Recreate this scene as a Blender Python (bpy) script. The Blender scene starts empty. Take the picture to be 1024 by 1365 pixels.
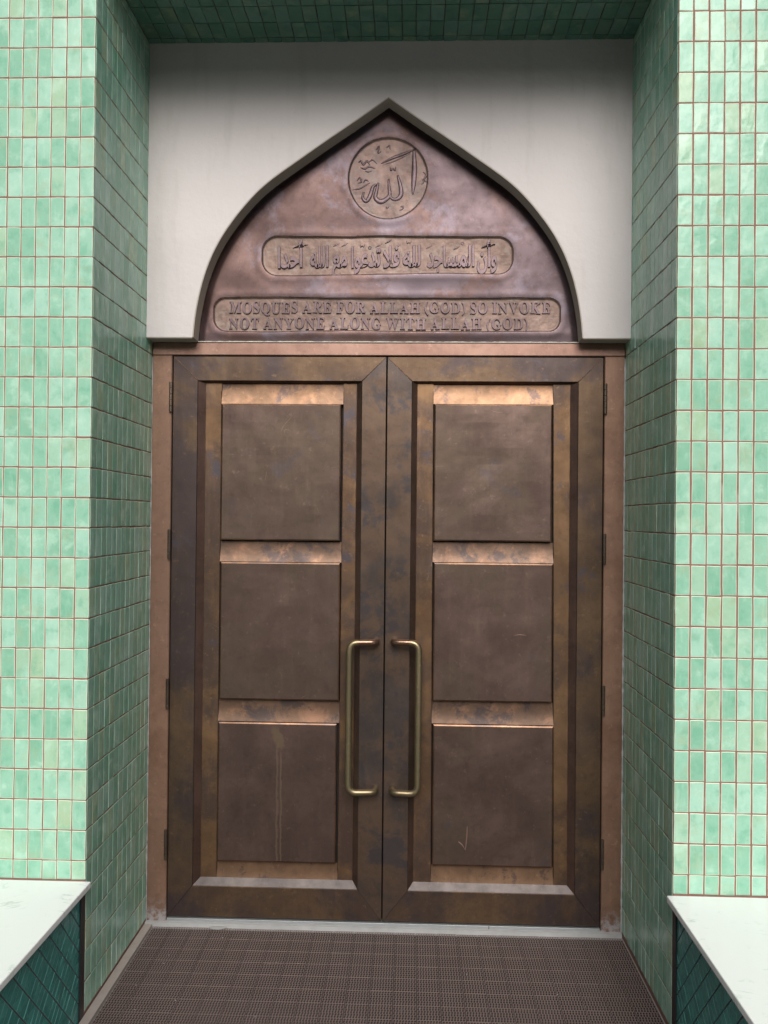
import bpy, bmesh, math, random
import numpy as np
from mathutils import Vector, Matrix, Euler, noise
R = math.radians
random.seed(7)
S = bpy.context.scene
COL = S.collection

# ------------------------------------------------------------------ camera
cam = bpy.data.cameras.new("camera"); co = bpy.data.objects.new("camera", cam); COL.objects.link(co)
r_ = Vector((0.99941741, 0.03278472, 0.00948684)); u_ = Vector((-0.00921707, -0.00836965, 0.99992249)); f_ = r_.cross(u_) * -1
co.matrix_world = Matrix(((r_.x, u_.x, -(-0.03286158), 0.1047), (r_.y, u_.y, -0.99942739, -2.7052), (r_.z, u_.z, -0.0080626, 1.6497), (0, 0, 0, 1)))
cam.sensor_fit = 'VERTICAL'; cam.sensor_height = 24.0; cam.lens = 24.0 * 1101.86 / 1365.0
cam.clip_start = 0.05; cam.clip_end = 1000
S.camera = co

# ------------------------------------------------------------------ light
SUN_EL, SUN_AZ = 35.0, -5.0         # azimuth: degrees to the left of straight behind the photographer
w = bpy.data.worlds.new("World"); S.world = w; w.use_nodes = True
nt = w.node_tree; bg = nt.nodes['Background']
sky = nt.nodes.new('ShaderNodeTexSky'); sky.sky_type = 'NISHITA'; sky.sun_disc = False
sky.sun_elevation = R(SUN_EL); sky.sun_rotation = R(180 + SUN_AZ); sky.air_density = 1.0; sky.dust_density = 3.0; sky.ozone_density = 1.0
hs = nt.nodes.new('ShaderNodeHueSaturation'); hs.inputs['Saturation'].default_value = 0.35
nt.links.new(sky.outputs[0], hs.inputs['Color']); nt.links.new(hs.outputs[0], bg.inputs[0]); bg.inputs[1].default_value = 0.052
sun = bpy.data.lights.new("sun", 'SUN'); sun.energy = 1.5; sun.angle = R(36); sun.color = (1.0, 0.96, 0.91)
so = bpy.data.objects.new("sun", sun); COL.objects.link(so)
sd = Vector((-math.sin(R(SUN_AZ)) * math.cos(R(SUN_EL)), -math.cos(R(SUN_AZ)) * math.cos(R(SUN_EL)), math.sin(R(SUN_EL))))
so.rotation_euler = sd.to_track_quat('Z', 'Y').to_euler(); so.location = (0, -6, 6)
S.view_settings.view_transform = 'Standard'; S.view_settings.look = 'None'; S.view_settings.gamma = 1
S.view_settings.use_curve_mapping = False; S.view_settings.exposure = 1.0

# ------------------------------------------------------------------ node helpers
class N:
    def __init__(s, name):
        s.m = bpy.data.materials.new(name); s.m.use_nodes = True; s.t = s.m.node_tree
        s.b = s.t.nodes['Principled BSDF']
        s.pos = s.t.nodes.new('ShaderNodeNewGeometry').outputs['Position']
    def n(s, k): return s.t.nodes.new('ShaderNode' + k)
    def put(s, v, sock):
        if isinstance(v, (int, float)):
            sock.default_value = v if sock.type == 'VALUE' else ((v,) * len(sock.default_value) if sock.type != 'RGBA' else (v, v, v, 1))
        elif isinstance(v, (tuple, list)):
            sock.default_value = tuple(v) + ((1,) if sock.type == 'RGBA' and len(v) == 3 else ())
        else: s.t.links.new(v, sock)
    def math(s, op, a, b=0.0, c=0.0, clamp=False):
        m = s.n('Math'); m.operation = op; m.use_clamp = clamp
        s.put(a, m.inputs[0]); s.put(b, m.inputs[1]); s.put(c, m.inputs[2]); return m.outputs[0]
    def vec(s, op, a, b=(0, 0, 0)):
        m = s.n('VectorMath'); m.operation = op; s.put(a, m.inputs[0]); s.put(b, m.inputs[1]); return m.outputs[0]
    def sep(s, v):
        m = s.n('SeparateXYZ'); s.put(v, m.inputs[0]); return m.outputs
    def noise(s, scale, detail=3, rough=.55, vec=None, dist=0.0, col=False):
        m = s.n('TexNoise'); s.put(s.pos if vec is None else vec, m.inputs['Vector'])
        m.inputs['Scale'].default_value = scale; m.inputs['Detail'].default_value = detail
        m.inputs['Roughness'].default_value = rough; m.inputs['Distortion'].default_value = dist
        return m.outputs['Color' if col else 'Fac']
    def ramp(s, f, stops, interp='LINEAR'):
        m = s.n('ValToRGB'); cr = m.color_ramp; cr.interpolation = interp; s.put(f, m.inputs[0])
        while len(cr.elements) < len(stops): cr.elements.new(0.5)
        for e, (p, c) in zip(cr.elements, stops):
            e.position = p; e.color = (c, c, c, 1) if isinstance(c, (int, float)) else tuple(c) + (1,)
        return m.outputs[0]
    def mix(s, f, a, b, mode='MIX'):
        m = s.n('Mix'); m.data_type = 'RGBA'; m.blend_type = mode; s.put(f, m.inputs[0]); s.put(a, m.inputs[6]); s.put(b, m.inputs[7]); return m.outputs[2]
    def bump(s, h, strength=.3, dist=.002, prev=None):
        m = s.n('Bump'); s.put(h, m.inputs['Height']); m.inputs['Strength'].default_value = strength; m.inputs['Distance'].default_value = dist
        if prev: s.t.links.new(prev, m.inputs['Normal'])
        return m.outputs[0]
    def smooth(s, v, a, b):
        m = s.n('MapRange'); m.interpolation_type = 'SMOOTHSTEP'; s.put(v, m.inputs[0]); m.inputs[1].default_value = a; m.inputs[2].default_value = b
        return m.outputs[0]
    def out(s, color=None, rough=None, metal=None, normal=None, spec=None):
        if color is not None: s.put(color, s.b.inputs['Base Color'])
        if rough is not None: s.put(rough, s.b.inputs['Roughness'])
        if metal is not None: s.put(metal, s.b.inputs['Metallic'])
        if normal is not None: s.put(normal, s.b.inputs['Normal'])
        if spec is not None: s.put(spec, s.b.inputs['Specular IOR Level'])
        return s.m

def tile_mat(name, size, off, rim=False, dark=False, deep=False):
    m = N(name)
    cell = m.vec('FLOOR', m.vec('DIVIDE', m.vec('SUBTRACT', m.pos, off), size))
    wn = m.n('TexWhiteNoise'); wn.noise_dimensions = '3D'; m.put(cell, wn.inputs['Vector'])
    rnd = wn.outputs['Value']; rc = m.sep(wn.outputs['Color'])
    shift = m.vec('ADD', m.pos, m.vec('MULTIPLY', wn.outputs['Color'], (7, 7, 7)))
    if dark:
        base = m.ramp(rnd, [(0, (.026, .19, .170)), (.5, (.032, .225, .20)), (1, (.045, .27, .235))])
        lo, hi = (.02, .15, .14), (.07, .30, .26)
    else:
        base = m.ramp(rnd, [(0, (.145, .40, .27)), (.18, (.18, .46, .325)), (.40, (.225, .51, .375)), (.60, (.28, .56, .43)), (.78, (.37, .64, .53)), (.92, (.33, .53, .36)), (1, (.36, .51, .31))])
        lo, hi = (.12, .38, .25), (.50, .72, .58)
    if not dark and not rim: base = m.mix(.34, base, (.27, .53, .385)); base = m.mix(.10, base, (.62, .66, .52))
    if name[0] == 'j': base = m.mix(1.0, base, (.93, .88, .92), 'MULTIPLY')  # side-wall tiles: dull shade of the recess put into the glaze colour
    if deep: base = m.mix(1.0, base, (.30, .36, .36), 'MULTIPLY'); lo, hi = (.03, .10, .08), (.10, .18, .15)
    mott = m.noise(14, 5, .6, vec=shift, dist=.25)
    base = m.mix(m.math('MULTIPLY', m.smooth(mott, .50, .72), .55), base, hi)
    base = m.mix(m.math('MULTIPLY', m.smooth(mott, .50, .30), .50), base, lo)
    streak = m.noise(10, 4, .6, vec=m.vec('MULTIPLY', shift, (6, 6, 1.0)))
    base = m.mix(m.math('MULTIPLY', m.smooth(streak, .5, .75), .22), base, hi)
    if not dark and not rim: base = m.mix(m.math('MULTIPLY', m.smooth(m.noise(9, 5, .65, vec=m.vec('ADD', shift, (3, 1, 2))), .52, .72), .38), base, (.36, .40, .23))
    fleck = m.noise(150, 2, .5)
    base = m.mix(m.math('MULTIPLY', m.smooth(fleck, .68, .76), .5), base, (.22, .2, .1) if not dark else (.2, .35, .33))
    if rim and not deep: base = m.mix(.75 if dark or name[0] == 'f' else .22, base, (.72, .80, .64) if not dark else (.10, .26, .25))
    nrm = m.bump(m.noise(22, 2, .5, vec=shift), .30, .006, m.bump(m.noise(220, 2), .10, .001))
    return m.out(base, m.math('ADD', .16, m.math('MULTIPLY', rc[1], .14)) if not rim else .3, 0, nrm, .36)

ZR = 0.0099
PL_, PR_ = .0488, .0499
M = {}
def pair(key, size, off, dark=False, deep=False):
    M[key] = tile_mat(key + '_glaze', size, off, False, dark, deep); M[key + '_rim'] = tile_mat(key + '_glaze_edge', size, off, True, dark, deep)
pair('fl', (PL_, 1, .1), (-.959, -.5, ZR)); pair('fr', (PR_, 1, .1), (.959, -.5, ZR))
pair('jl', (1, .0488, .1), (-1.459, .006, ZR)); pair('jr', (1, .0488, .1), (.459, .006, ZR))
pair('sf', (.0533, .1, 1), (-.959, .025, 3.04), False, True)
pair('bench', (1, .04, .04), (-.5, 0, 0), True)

def grout(name, c, wht=.0):
    m = N(name)
    b = m.mix(m.noise(60, 4), tuple(x * .8 for x in c), tuple(x * 1.2 for x in c))
    if wht: b = m.mix(m.math('MULTIPLY', m.smooth(m.noise(5, 5), .60, .68), wht), b, (.6, .58, .54))
    return m.out(b, .9, 0, m.bump(m.noise(400, 3), .4, .001), .2)
M['grout'] = grout('terracotta_grout', (.26, .145, .115), .3)
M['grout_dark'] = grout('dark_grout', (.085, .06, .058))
M['grout_pink'] = grout('dusky_pink_grout', (.17, .10, .10))

def plaster():
    m = N('painted_plaster')
    b = m.mix(m.noise(2.2, 5, .6), (.575, .53, .525), (.645, .60, .595))
    b = m.mix(m.math('MULTIPLY', m.smooth(m.noise(90, 4), .66, .74), .35), b, (.36, .33, .28))
    st = m.noise(6, 4, .6, vec=m.vec('MULTIPLY', m.pos, (2.2, 1, .35)))
    b = m.mix(m.math('MULTIPLY', m.smooth(st, .52, .72), .20), b, (.42, .40, .36))
    return m.out(b, .75, 0, m.bump(m.noise(45, 7, .65), .6, .0025, m.bump(m.noise(5, 3), .5, .014)), .3)
M['plaster'] = plaster()
def lining():
    m = N('grey_arch_lining_paint')
    b = m.mix(m.noise(9, 5), (.36, .31, .26), (.44, .39, .34))
    return m.out(b, .6, 0, m.bump(m.noise(120, 3), .3, .001))
M['lining'] = lining()

def copper(name, a, b, c=None, worn=None, metal=.75, rough=.42, blotch=None, bl_amt=.8, bl_t=.60, bl_scale=7, bl_zmin=None, extra=None, wob=1.0, streaks=True):
    """a/b: patina tones, c: broad second tone, worn: bare copper patches, blotch: blue-grey tarnish spots"""
    m = N(name)
    col = m.mix(m.smooth(m.noise(4.5, 6, .62, dist=.4), .32, .68), a, b)
    if c: col = m.mix(m.smooth(m.noise(2.6, 6, .68, dist=.3), .44, .58), col, c)
    if streaks:
        st = m.noise(5, 5, .65, vec=m.vec('MULTIPLY', m.pos, (5, 5, .6)))
        col = m.mix(m.math('MULTIPLY', m.smooth(st, .48, .75), .14), col, tuple(min(1, x * 1.7) for x in b))
    col = m.mix(m.math('MULTIPLY', m.smooth(m.noise(28, 6, .7), .45, .75), .35), col, tuple(x * .5 for x in a))
    if worn: col = m.mix(m.math('MULTIPLY', m.smooth(m.noise(9, 6, .7, dist=.5), .50, .68), .85), col, worn)
    if blotch:
        f = m.math('MULTIPLY', m.smooth(m.noise(bl_scale, 9, .68, dist=.35), bl_t - .01, bl_t + .08), bl_amt)
        if bl_zmin is not None: f = m.math('MULTIPLY', f, m.smooth(m.sep(m.pos)[2], bl_zmin, bl_zmin + .7))
        col = m.mix(f, col, blotch)
    sc = m.noise(30, 3, .6, vec=m.vec('MULTIPLY', m.pos, (1, 1, .08)))
    for sc_, w_, sd_ in ((2.1, .0016, 0), (3.7, .0010, 5)):      # hairline scuffs
        hl = m.math('ABSOLUTE', m.math('SUBTRACT', m.noise(sc_, 2, .5, vec=m.vec('ADD', m.vec('MULTIPLY', m.pos, (1.0, 1, .8)), (sd_, sd_, sd_))), .5))
        col = m.mix(m.math('MULTIPLY', m.math('MULTIPLY', m.smooth(hl, w_, 0), m.smooth(m.noise(8, 4, .7), .56, .66)), .28), col, (.36, .25, .18))
    col = m.mix(m.math('MULTIPLY', m.smooth(m.noise(38, 8, .75), .57, .70), .40), col, tuple(min(1, x * 1.75) for x in b))
    fine = m.smooth(m.noise(170, 3, .6), .70, .76)
    col = m.mix(m.math('MULTIPLY', fine, .5), col, (.45, .30, .20))
    if extra: col = extra(m, col)
    rg = m.math('ADD', rough - .15, m.math('MULTIPLY', m.noise(7, 6, .7), .30))
    nrm = m.bump(m.noise(5.5, 2, .5), .30 * wob, .012, m.bump(m.noise(55, 4, .6), .14, .0012, m.bump(sc, .05, .001)))
    return m.out(col, rg, metal, nrm)

def stained(m, col):
    x, y, z = m.sep(m.pos)
    wob = m.math('MULTIPLY', m.math('SUBTRACT', m.noise(14, 3), .5), .02)
    xx = m.math('ADD', x, wob)
    def line(x0, wd, z0, z1, amt):
        a = m.smooth(m.math('ABSOLUTE', m.math('SUBTRACT', xx, x0)), wd, wd * .3)
        return m.math('MULTIPLY', m.math('MULTIPLY', a, m.math('MULTIPLY', m.smooth(z, z0, z0 + .1), m.smooth(z, z1, z1 - .06))), amt)
    col = m.mix(line(-.430, .006, .15, .75, .40), col, (.25, .18, .12))
    col = m.mix(line(-.414, .005, .05, .72, .35), col, (.30, .22, .13))
    dx = m.math('DIVIDE', m.math('SUBTRACT', xx, m.math('ADD', -.428, m.math('MULTIPLY', m.math('SUBTRACT', .75, z), .25))), .026)
    dz = m.math('DIVIDE', m.math('SUBTRACT', z, .755), .065)
    d = m.math('ADD', m.math('MULTIPLY', dx, dx), m.math('MULTIPLY', dz, dz))
    return m.mix(m.math('MULTIPLY', m.smooth(m.math('ADD', d, m.math('MULTIPLY', m.noise(40, 4), 1.2)), 1.5, .8), .40), col, (.26, .19, .11))
def dusty(m, col):      # pale cement dust and paint drops along the foot
    z = m.sep(m.pos)[2]
    f = m.math('MULTIPLY', m.smooth(z, .11, .02), m.smooth(m.noise(22, 6, .7), .42, .58))
    return m.mix(m.math('MULTIPLY', f, .75), col, (.50, .50, .52))
BL = (.088, .078, .094)
M['panel'] = copper('brown_patina_panel', (.104, .067, .056), (.155, .104, .086), (.120, .084, .064), blotch=BL, bl_amt=.45, bl_t=.60, bl_scale=5)
M['panel_stained'] = copper('stained_patina_panel', (.102, .066, .056), (.148, .098, .082), extra=stained)
M['stile'] = copper('olive_bronze_stile', (.098, .064, .047), (.158, .100, .060), (.080, .058, .056), blotch=BL, bl_t=.585, bl_scale=6, bl_zmin=.9)
M['stile_dark'] = copper('handled_dark_stile', (.072, .058, .054), (.100, .076, .066), (.13, .085, .06), blotch=(.06, .055, .06), bl_t=.55, bl_scale=5)
M['field'] = copper('bronze_field_strip', (.145, .085, .050), (.235, .138, .075), (.105, .070, .055), blotch=BL, bl_t=.56, bl_zmin=.7)
M['rail'] = copper('bright_copper_rail', (.105, .066, .048), (.165, .098, .064), worn=(.26, .14, .088), blotch=(.055, .043, .045), bl_t=.51, bl_scale=11, bl_amt=.75, rough=.42, metal=.65, streaks=False)
M['rail_top'] = copper('sheeny_copper_rail', (.135, .078, .048), (.21, .118, .066), worn=(.28, .15, .085), blotch=(.065, .048, .052), bl_t=.57, bl_scale=11, bl_amt=.7, rough=.40, metal=.65, streaks=False)
M['rail_dull'] = copper('dull_copper_rail', (.16, .095, .060), (.26, .155, .095), blotch=(.08, .06, .06), bl_t=.57, bl_scale=14, bl_amt=.7)
M['bevel'] = copper('dark_bevel', (.085, .050, .040), (.130, .078, .060), rough=.40)
M['bevel_low'] = copper('light_sill_bevel', (.066, .055, .053), (.10, .082, .078), rough=.5, metal=.6)
M['worn'] = copper('worn_copper_edge', (.10, .058, .038), (.20, .108, .064), blotch=(.1, .07, .06), bl_t=.52, bl_scale=18, rough=.35)
M['frame'] = copper('pinkish_copper_frame', (.225, .125, .084), (.33, .195, .138), (.255, .15, .108), rough=.48, metal=.55, wob=.5, extra=dusty)
M['head'] = copper('pink_copper_head', (.25, .14, .108), (.33, .20, .155), rough=.42, metal=.6, wob=.5)
M['handle'] = copper('rubbed_brass_handle', (.25, .20, .12), (.34, .27, .165), rough=.40, metal=.9, wob=.3)
M['handle_end'] = copper('copper_handle_end', (.24, .145, .10), (.30, .19, .13), rough=.30, metal=.9, wob=.3)
M['hinge'] = copper('dark_hinge_metal', (.10, .075, .06), (.16, .12, .095), rough=.4)
VI = (.20, .155, .20)
M['sheet'] = copper('violet_copper_sheet', (.095, .057, .053), (.138, .085, .076), (.115, .081, .088), worn=None, blotch=(.16, .135, .165), bl_t=.52, bl_scale=3.5, bl_amt=.55, rough=.46, metal=.7, wob=.6, streaks=False)
M['inset'] = copper('rough_tan_bronze_ground', (.175, .117, .098), (.245, .168, .138), rough=.55, metal=.55, blotch=(.22, .17, .15), bl_t=.52, bl_scale=25, wob=1.0, streaks=False)
M['medal'] = copper('mottled_medallion_ground', (.165, .108, .096), (.23, .155, .132), rough=.5, metal=.55, blotch=(.17, .13, .12), bl_t=.50, bl_scale=22, streaks=False)
M['letter'] = copper('violet_brown_letter', (.105, .070, .074), (.155, .107, .118), rough=.42, metal=.6, streaks=False)

def simple(name, a, b, scale=20, rough=.7, metal=0, bs=.3, bscale=80):
    m = N(name); return m.out(m.mix(m.noise(scale, 5, .6), a, b), rough, metal, m.bump(m.noise(bscale, 4), bs, .002))
M['caulk'] = simple('pale_caulk', (.42, .42, .36), (.62, .60, .52), 40)
M['caulk_white'] = simple('white_caulk', (.55, .55, .58), (.28, .25, .22), 30)
M['dark_gap'] = simple('black_gap', (.008, .007, .007), (.015, .013, .012))
M['sky_blocker'] = simple('sky_blocker_grey', (.10, .095, .085), (.16, .15, .135), .6, .9)  # surface of the added block behind the camera
M['alu'] = simple('worn_aluminium_sill', (.50, .53, .55), (.62, .65, .66), 15, .35, .8)
M['concrete'] = simple('grey_cement', (.27, .27, .265), (.46, .46, .46), 14, .9)
M['curb'] = simple('pinkish_cement_curb', (.30, .26, .24), (.44, .39, .36), 16, .9)
M['ground'] = simple('grey_paving', (.075, .072, .07), (.11, .105, .10), 3, .85)
M['mat'] = simple('brown_rubber_mat', (.150, .112, .102), (.225, .170, .158), 9, .62, 0, .3, 200)
M['mat_under'] = simple('dark_under_mat', (.008, .007, .007), (.014, .011, .011))
M['trim'] = simple('black_corner_trim', (.012, .012, .014), (.03, .028, .03), 30, .45)
def marble():
    m = N('white_marble')
    n1 = m.noise(2.4, 7, .62, dist=1.4, vec=m.vec('MULTIPLY', m.pos, (1, 1.5, 1)))
    v = m.math('ABSOLUTE', m.math('SUBTRACT', n1, .5))
    f = m.math('MULTIPLY', m.smooth(v, .020, .0), m.smooth(m.noise(9, 4), .50, .66))
    b = m.mix(m.noise(1.5, 4), (.85, .86, .85), (.88, .89, .88))
    b = m.mix(m.math('MULTIPLY', f, .7), b, (.42, .52, .48))
    b = m.mix(m.math('MULTIPLY', m.smooth(m.noise(26, 5, .7), .62, .70), .16), b, (.45, .56, .50))
    return m.out(b, .22, 0, m.bump(m.noise(30, 3), .08, .001))
M['marble'] = marble()

# ------------------------------------------------------------------ object helpers
def tag(o, label=None, cat=None, group=None, kind=None):
    for k, v in (('label', label), ('category', cat), ('group', group), ('kind', kind)):
        if v: o[k] = v
    return o
def mesh(name, vs, fs, mats, midx=None, smooth=False):
    me = bpy.data.meshes.new(name); me.from_pydata([tuple(v) for v in vs], [], fs)
    for m in (mats if isinstance(mats, (list, tuple)) else [mats]): me.materials.append(m)
    if midx: me.polygons.foreach_set('material_index', midx)
    if smooth: me.polygons.foreach_set('use_smooth', [True] * len(me.polygons))
    me.update(); return me
def link(name, me, parent=None, loc=None):
    o = bpy.data.objects.new(name, me); COL.objects.link(o)
    if parent: o.parent = parent
    if loc is not None: o.location = loc
    return o
def empty(name, loc): return link(name, None, None, loc)
def root_loc(p):
    v = Vector((0, 0, 0))
    while p: v += p.location; p = p.parent
    return v
def part(name, vs, fs, mat, parent=None, midx=None, smooth=False):
    """vertices in world metres; the part hangs on its thing without a second transform"""
    L = root_loc(parent)
    return link(name, mesh(name, [Vector(v) - L for v in vs], fs, mat, midx, smooth), parent)
def box(x0, x1, y0, y1, z0, z1):
    vs = [(x, y, z) for z in (z0, z1) for y in (y0, y1) for x in (x0, x1)]
    return vs, [(0, 2, 3, 1), (4, 5, 7, 6), (0, 1, 5, 4), (1, 3, 7, 5), (3, 2, 6, 7), (2, 0, 4, 6)]
def bevel_box(name, b, mat, parent=None, width=.003, seg=2):
    L = root_loc(parent); bm = bmesh.new()
    vs, fs = box(*b); bv = [bm.verts.new(Vector(v) - L) for v in vs]
    for f in fs: bm.faces.new([bv[i] for i in f])
    bmesh.ops.bevel(bm, geom=bm.edges[:], offset=width, segments=seg, affect='EDGES', profile=.6)
    me = bpy.data.meshes.new(name); bm.to_mesh(me); bm.free(); me.materials.append(mat)
    return link(name, me, parent)
def prism(name, poly, y0, y1, mat, parent=None, edge=.0015):
    """polygon in x,z (counter-clockwise seen from the front) between depths y0 (front) and y1, arris eased by edge"""
    n = len(poly); c = Vector((sum(p[0] for p in poly) / n, sum(p[1] for p in poly) / n))
    ins = []
    for p in poly:
        d = Vector(p) - c; ins.append(Vector(p) - Vector((math.copysign(edge, d.x), math.copysign(edge, d.y))))
    vs = [(p[0], y0, p[1]) for p in ins] + [(p[0], y0 + edge, p[1]) for p in poly] + [(p[0], y1, p[1]) for p in poly]
    fs = [tuple(range(n))]
    for i in range(n):
        j = (i + 1) % n
        fs += [(i, n + i, n + j, j), (n + i, 2 * n + i, 2 * n + j, n + j)]
    return part(name, vs, fs, mat, parent)

# ------------------------------------------------------------------ glazed tile pieces
def tile_geo(wd, ht, dep, rng):
    """hand-made tile: wavy outline of ten points, eased shoulder, flat-domed face; 40-odd triangles"""
    a, b = wd / 2, ht / 2; j = lambda s: rng.uniform(-s, s)
    ring = [(-a, -b), (0, -b), (a, -b), (a, -b / 3), (a, b / 3), (a, b), (0, b), (-a, b), (-a, b / 3), (-a, -b / 3)]
    ring = [(x + j(.0005), y + j(.0006)) for x, y in ring]
    k = .0017
    vs = [(x, y, -dep) for x, y in ring] + [(x, y, -.0009) for x, y in ring]
    vs += [(x - math.copysign(k, x) * (abs(x) > a * .5), y - math.copysign(k, y) * (abs(y) > b * .6), 0) for x, y in ring]
    vs += [(0, -b / 3 + j(.003), .0004 + j(.0003)), (0, b / 3 + j(.003), .0004 + j(.0003))]
    fs, mi = [], []
    n = 10
    for i in range(n):
        q = (i + 1) % n
        fs += [(i, q, n + q, n + i), (n + i, n + q, 2 * n + q, 2 * n + i)]; mi += [1, 1]
    t = 20; lo, up = 30, 31
    for f in [(0, 1, lo), (1, 2, lo), (2, 3, lo), (9, 0, lo), (5, 6, up), (6, 7, up), (7, 8, up), (4, 5, up)]:
        fs.append(tuple(t + i if i < 10 else i for i in f)); mi.append(0)
    for f in [(3, 4, up, lo), (lo, up, 8, 9)]:
        fs.append(tuple(t + i if i < 10 else i for i in f)); mi.append(0)
    return vs, fs, mi
ROT = {'front': Matrix(((1, 0, 0), (0, 0, -1), (0, 1, 0))), 'right_facing': Matrix(((0, 0, 1), (1, 0, 0), (0, 1, 0))),
       'left_facing': Matrix(((0, 0, -1), (-1, 0, 0), (0, 1, 0))), 'down': Matrix(((1, 0, 0), (0, -1, 0), (0, 0, -1)))}
def lay(parent, spots, wd, ht, facing, key, seed, dep=.004, tilt=.35):
    """spots: (x, y, z, is_part, width scale, height scale); near ones become tile parts, the rest one joined part"""
    rng = random.Random(seed); geos = [tile_geo(wd, ht, dep, rng) for _ in range(10)]
    mats = [M[key], M[key + '_rim']]; meshes = [mesh('tile', g[0], g[1], mats, g[2]) for g in geos]
    L = root_loc(parent); V, F, MI = [], [], []
    for x, y, z, own, sw, sh in spots:
        k = rng.randrange(10)
        E = Euler((R(rng.gauss(0, tilt * .6)), R(rng.gauss(0, tilt)), R(rng.gauss(0, .35)))).to_matrix()
        if rng.random() < .5: E = E @ Matrix.Rotation(math.pi, 3, 'Z')
        R3 = ROT[facing] @ E
        off = ROT[facing] @ Vector((rng.gauss(0, .0004), rng.gauss(0, .0005), rng.gauss(0, .0003)))
        p = Vector((x, y, z)) + off - L
        if own:
            o = link('tile', meshes[k], parent, p); o.rotation_euler = R3.to_euler(); o.scale = (sw, sh, 1)
        else:
            b0 = len(V); vs, fs, mi = geos[k]
            V += [R3 @ Vector((v[0] * sw, v[1] * sh, v[2])) + p for v in vs]; F += [tuple(i + b0 for i in f) for f in fs]; MI += mi
    if V: tag(link('tile_field', mesh('tile_field', V, F, mats, MI), parent), kind='stuff')

# ------------------------------------------------------------------ ground and structure
gv = [(-200, -200, -.020), (200, -200, -.020), (200, 200, -.020), (-200, 200, -.020)]
tag(part('ground', gv, [(0, 1, 2, 3)], M['ground']), kind='structure')
tag(part('floor', *box(-.962, .962, -1.2, .70, -.019, -.012), M['concrete']), kind='structure')
D_TOP = 3.543
WALL_TOP = 4.6
for sgn, side in ((-1, 'left'), (1, 'right')):
    xs = sorted((sgn * .962, sgn * 4.2))
    t = part('front_wall', *box(xs[0], xs[1], .0018, .06, -.019, WALL_TOP), M['grout'])
    # move the origin to the base of the wall by keeping vertices local
    tag(t, {'left': 'mint green glazed tile wall left of the door recess, above the left marble bench',
            'right': 'mint green glazed tile wall with wider brown joints, right of the door recess'}[side], 'wall', 'front walls beside the doorway', 'thing')
    pitch = PL_ if sgn < 0 else PR_; tw = .0453 if sgn < 0 else .0442
    spots = []
    for c in range(40):
        for k in range(-1, 46):
            z = ZR + k * .1 + .05; x = sgn * (.959 + (c + .5) * pitch)
            if z + .05 < .46: continue
            d = math.hypot(x - .1, 2.7); inview = c < (7 if sgn < 0 else 7) and z < 3.42 + (0 if c else .05)
            zc, sh = z, 1.0
            if z - .05 < .447: zc = (z + .05 + .447) / 2; sh = (z + .05 - .447) / .1
            spots.append((x, 0, zc, inview, 1, sh))
    lay(t, spots, tw, .0956 if sgn < 0 else .0954, 'front', 'fl' if sgn < 0 else 'fr', 11 if sgn < 0 else 12, tilt=.4)
    # side of the recess
    xs = sorted((sgn * .9607, sgn * 1.3))
    j = part('side_wall', *box(xs[0], xs[1], .0605, .80, -.019, D_TOP + .05), M['grout'])
    tag(j, {'left': 'shaded green tiled side wall of the recess on the left, beside the left door leaf',
            'right': 'shaded green tiled side wall of the recess on the right, beside the right door leaf'}[side], 'wall', 'side walls of the door recess', 'thing')
    spots = []
    for c in range(13):
        for k in range(0, 36):
            y = .006 + (c + .5) * .0488; z = ZR + k * .1 + .05; sh = 1.0
            if z + .05 > D_TOP: sh = (D_TOP - z + .05) / .1; z = (z - .05 + D_TOP) / 2
            if sh < .15: continue
            spots.append((sgn * .959, y, z, (c < 8 or (c == 8 and k < 12)) and True, 1, sh))
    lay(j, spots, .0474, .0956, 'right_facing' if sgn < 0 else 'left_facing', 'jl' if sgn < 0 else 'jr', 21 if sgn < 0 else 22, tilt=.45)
    tag(part('inner_edge', *box(*sorted((sgn * .9605, sgn * .98)), .0045, .0602, -.019, D_TOP), M['grout'], j))
# soffit
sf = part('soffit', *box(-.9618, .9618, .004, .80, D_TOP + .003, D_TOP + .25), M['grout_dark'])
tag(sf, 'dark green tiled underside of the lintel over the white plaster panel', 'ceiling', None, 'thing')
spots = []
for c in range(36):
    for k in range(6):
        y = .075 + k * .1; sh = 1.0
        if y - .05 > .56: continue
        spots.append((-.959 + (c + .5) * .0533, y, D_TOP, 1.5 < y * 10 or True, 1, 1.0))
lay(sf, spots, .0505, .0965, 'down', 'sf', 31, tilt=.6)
lt = part('lintel_wall', *box(-.9618, .9618, .0035, .06, D_TOP + .2505, WALL_TOP), M['grout']); tag(lt, kind='structure')
spots = []
for c in range(39):
    for k in range(35, 45):
        z = ZR + k * .1 + .05
        if z > D_TOP + .06: spots.append((-.959 + (c + .5) * 1.918 / 39, 0, z, False, 1, 1))
lay(lt, spots, .0465, .0966, 'front', 'fl', 33)
tag(part('lintel_edge', *box(-.9618, .9618, .0005, .0033, D_TOP + .001, D_TOP + .06), M['fl_rim'], lt))
tag(part('building_core', *box(-4.2, 4.2, .85, 3.0, -.019, WALL_TOP + .3), M['plaster']), kind='structure')

tag(part('unseen_sky_blocker', *box(-45, 45, -26, -18, -.019, 7.0), M['sky_blocker']), kind='structure')  # added block behind the camera, out of view: holds back low sky light

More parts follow.
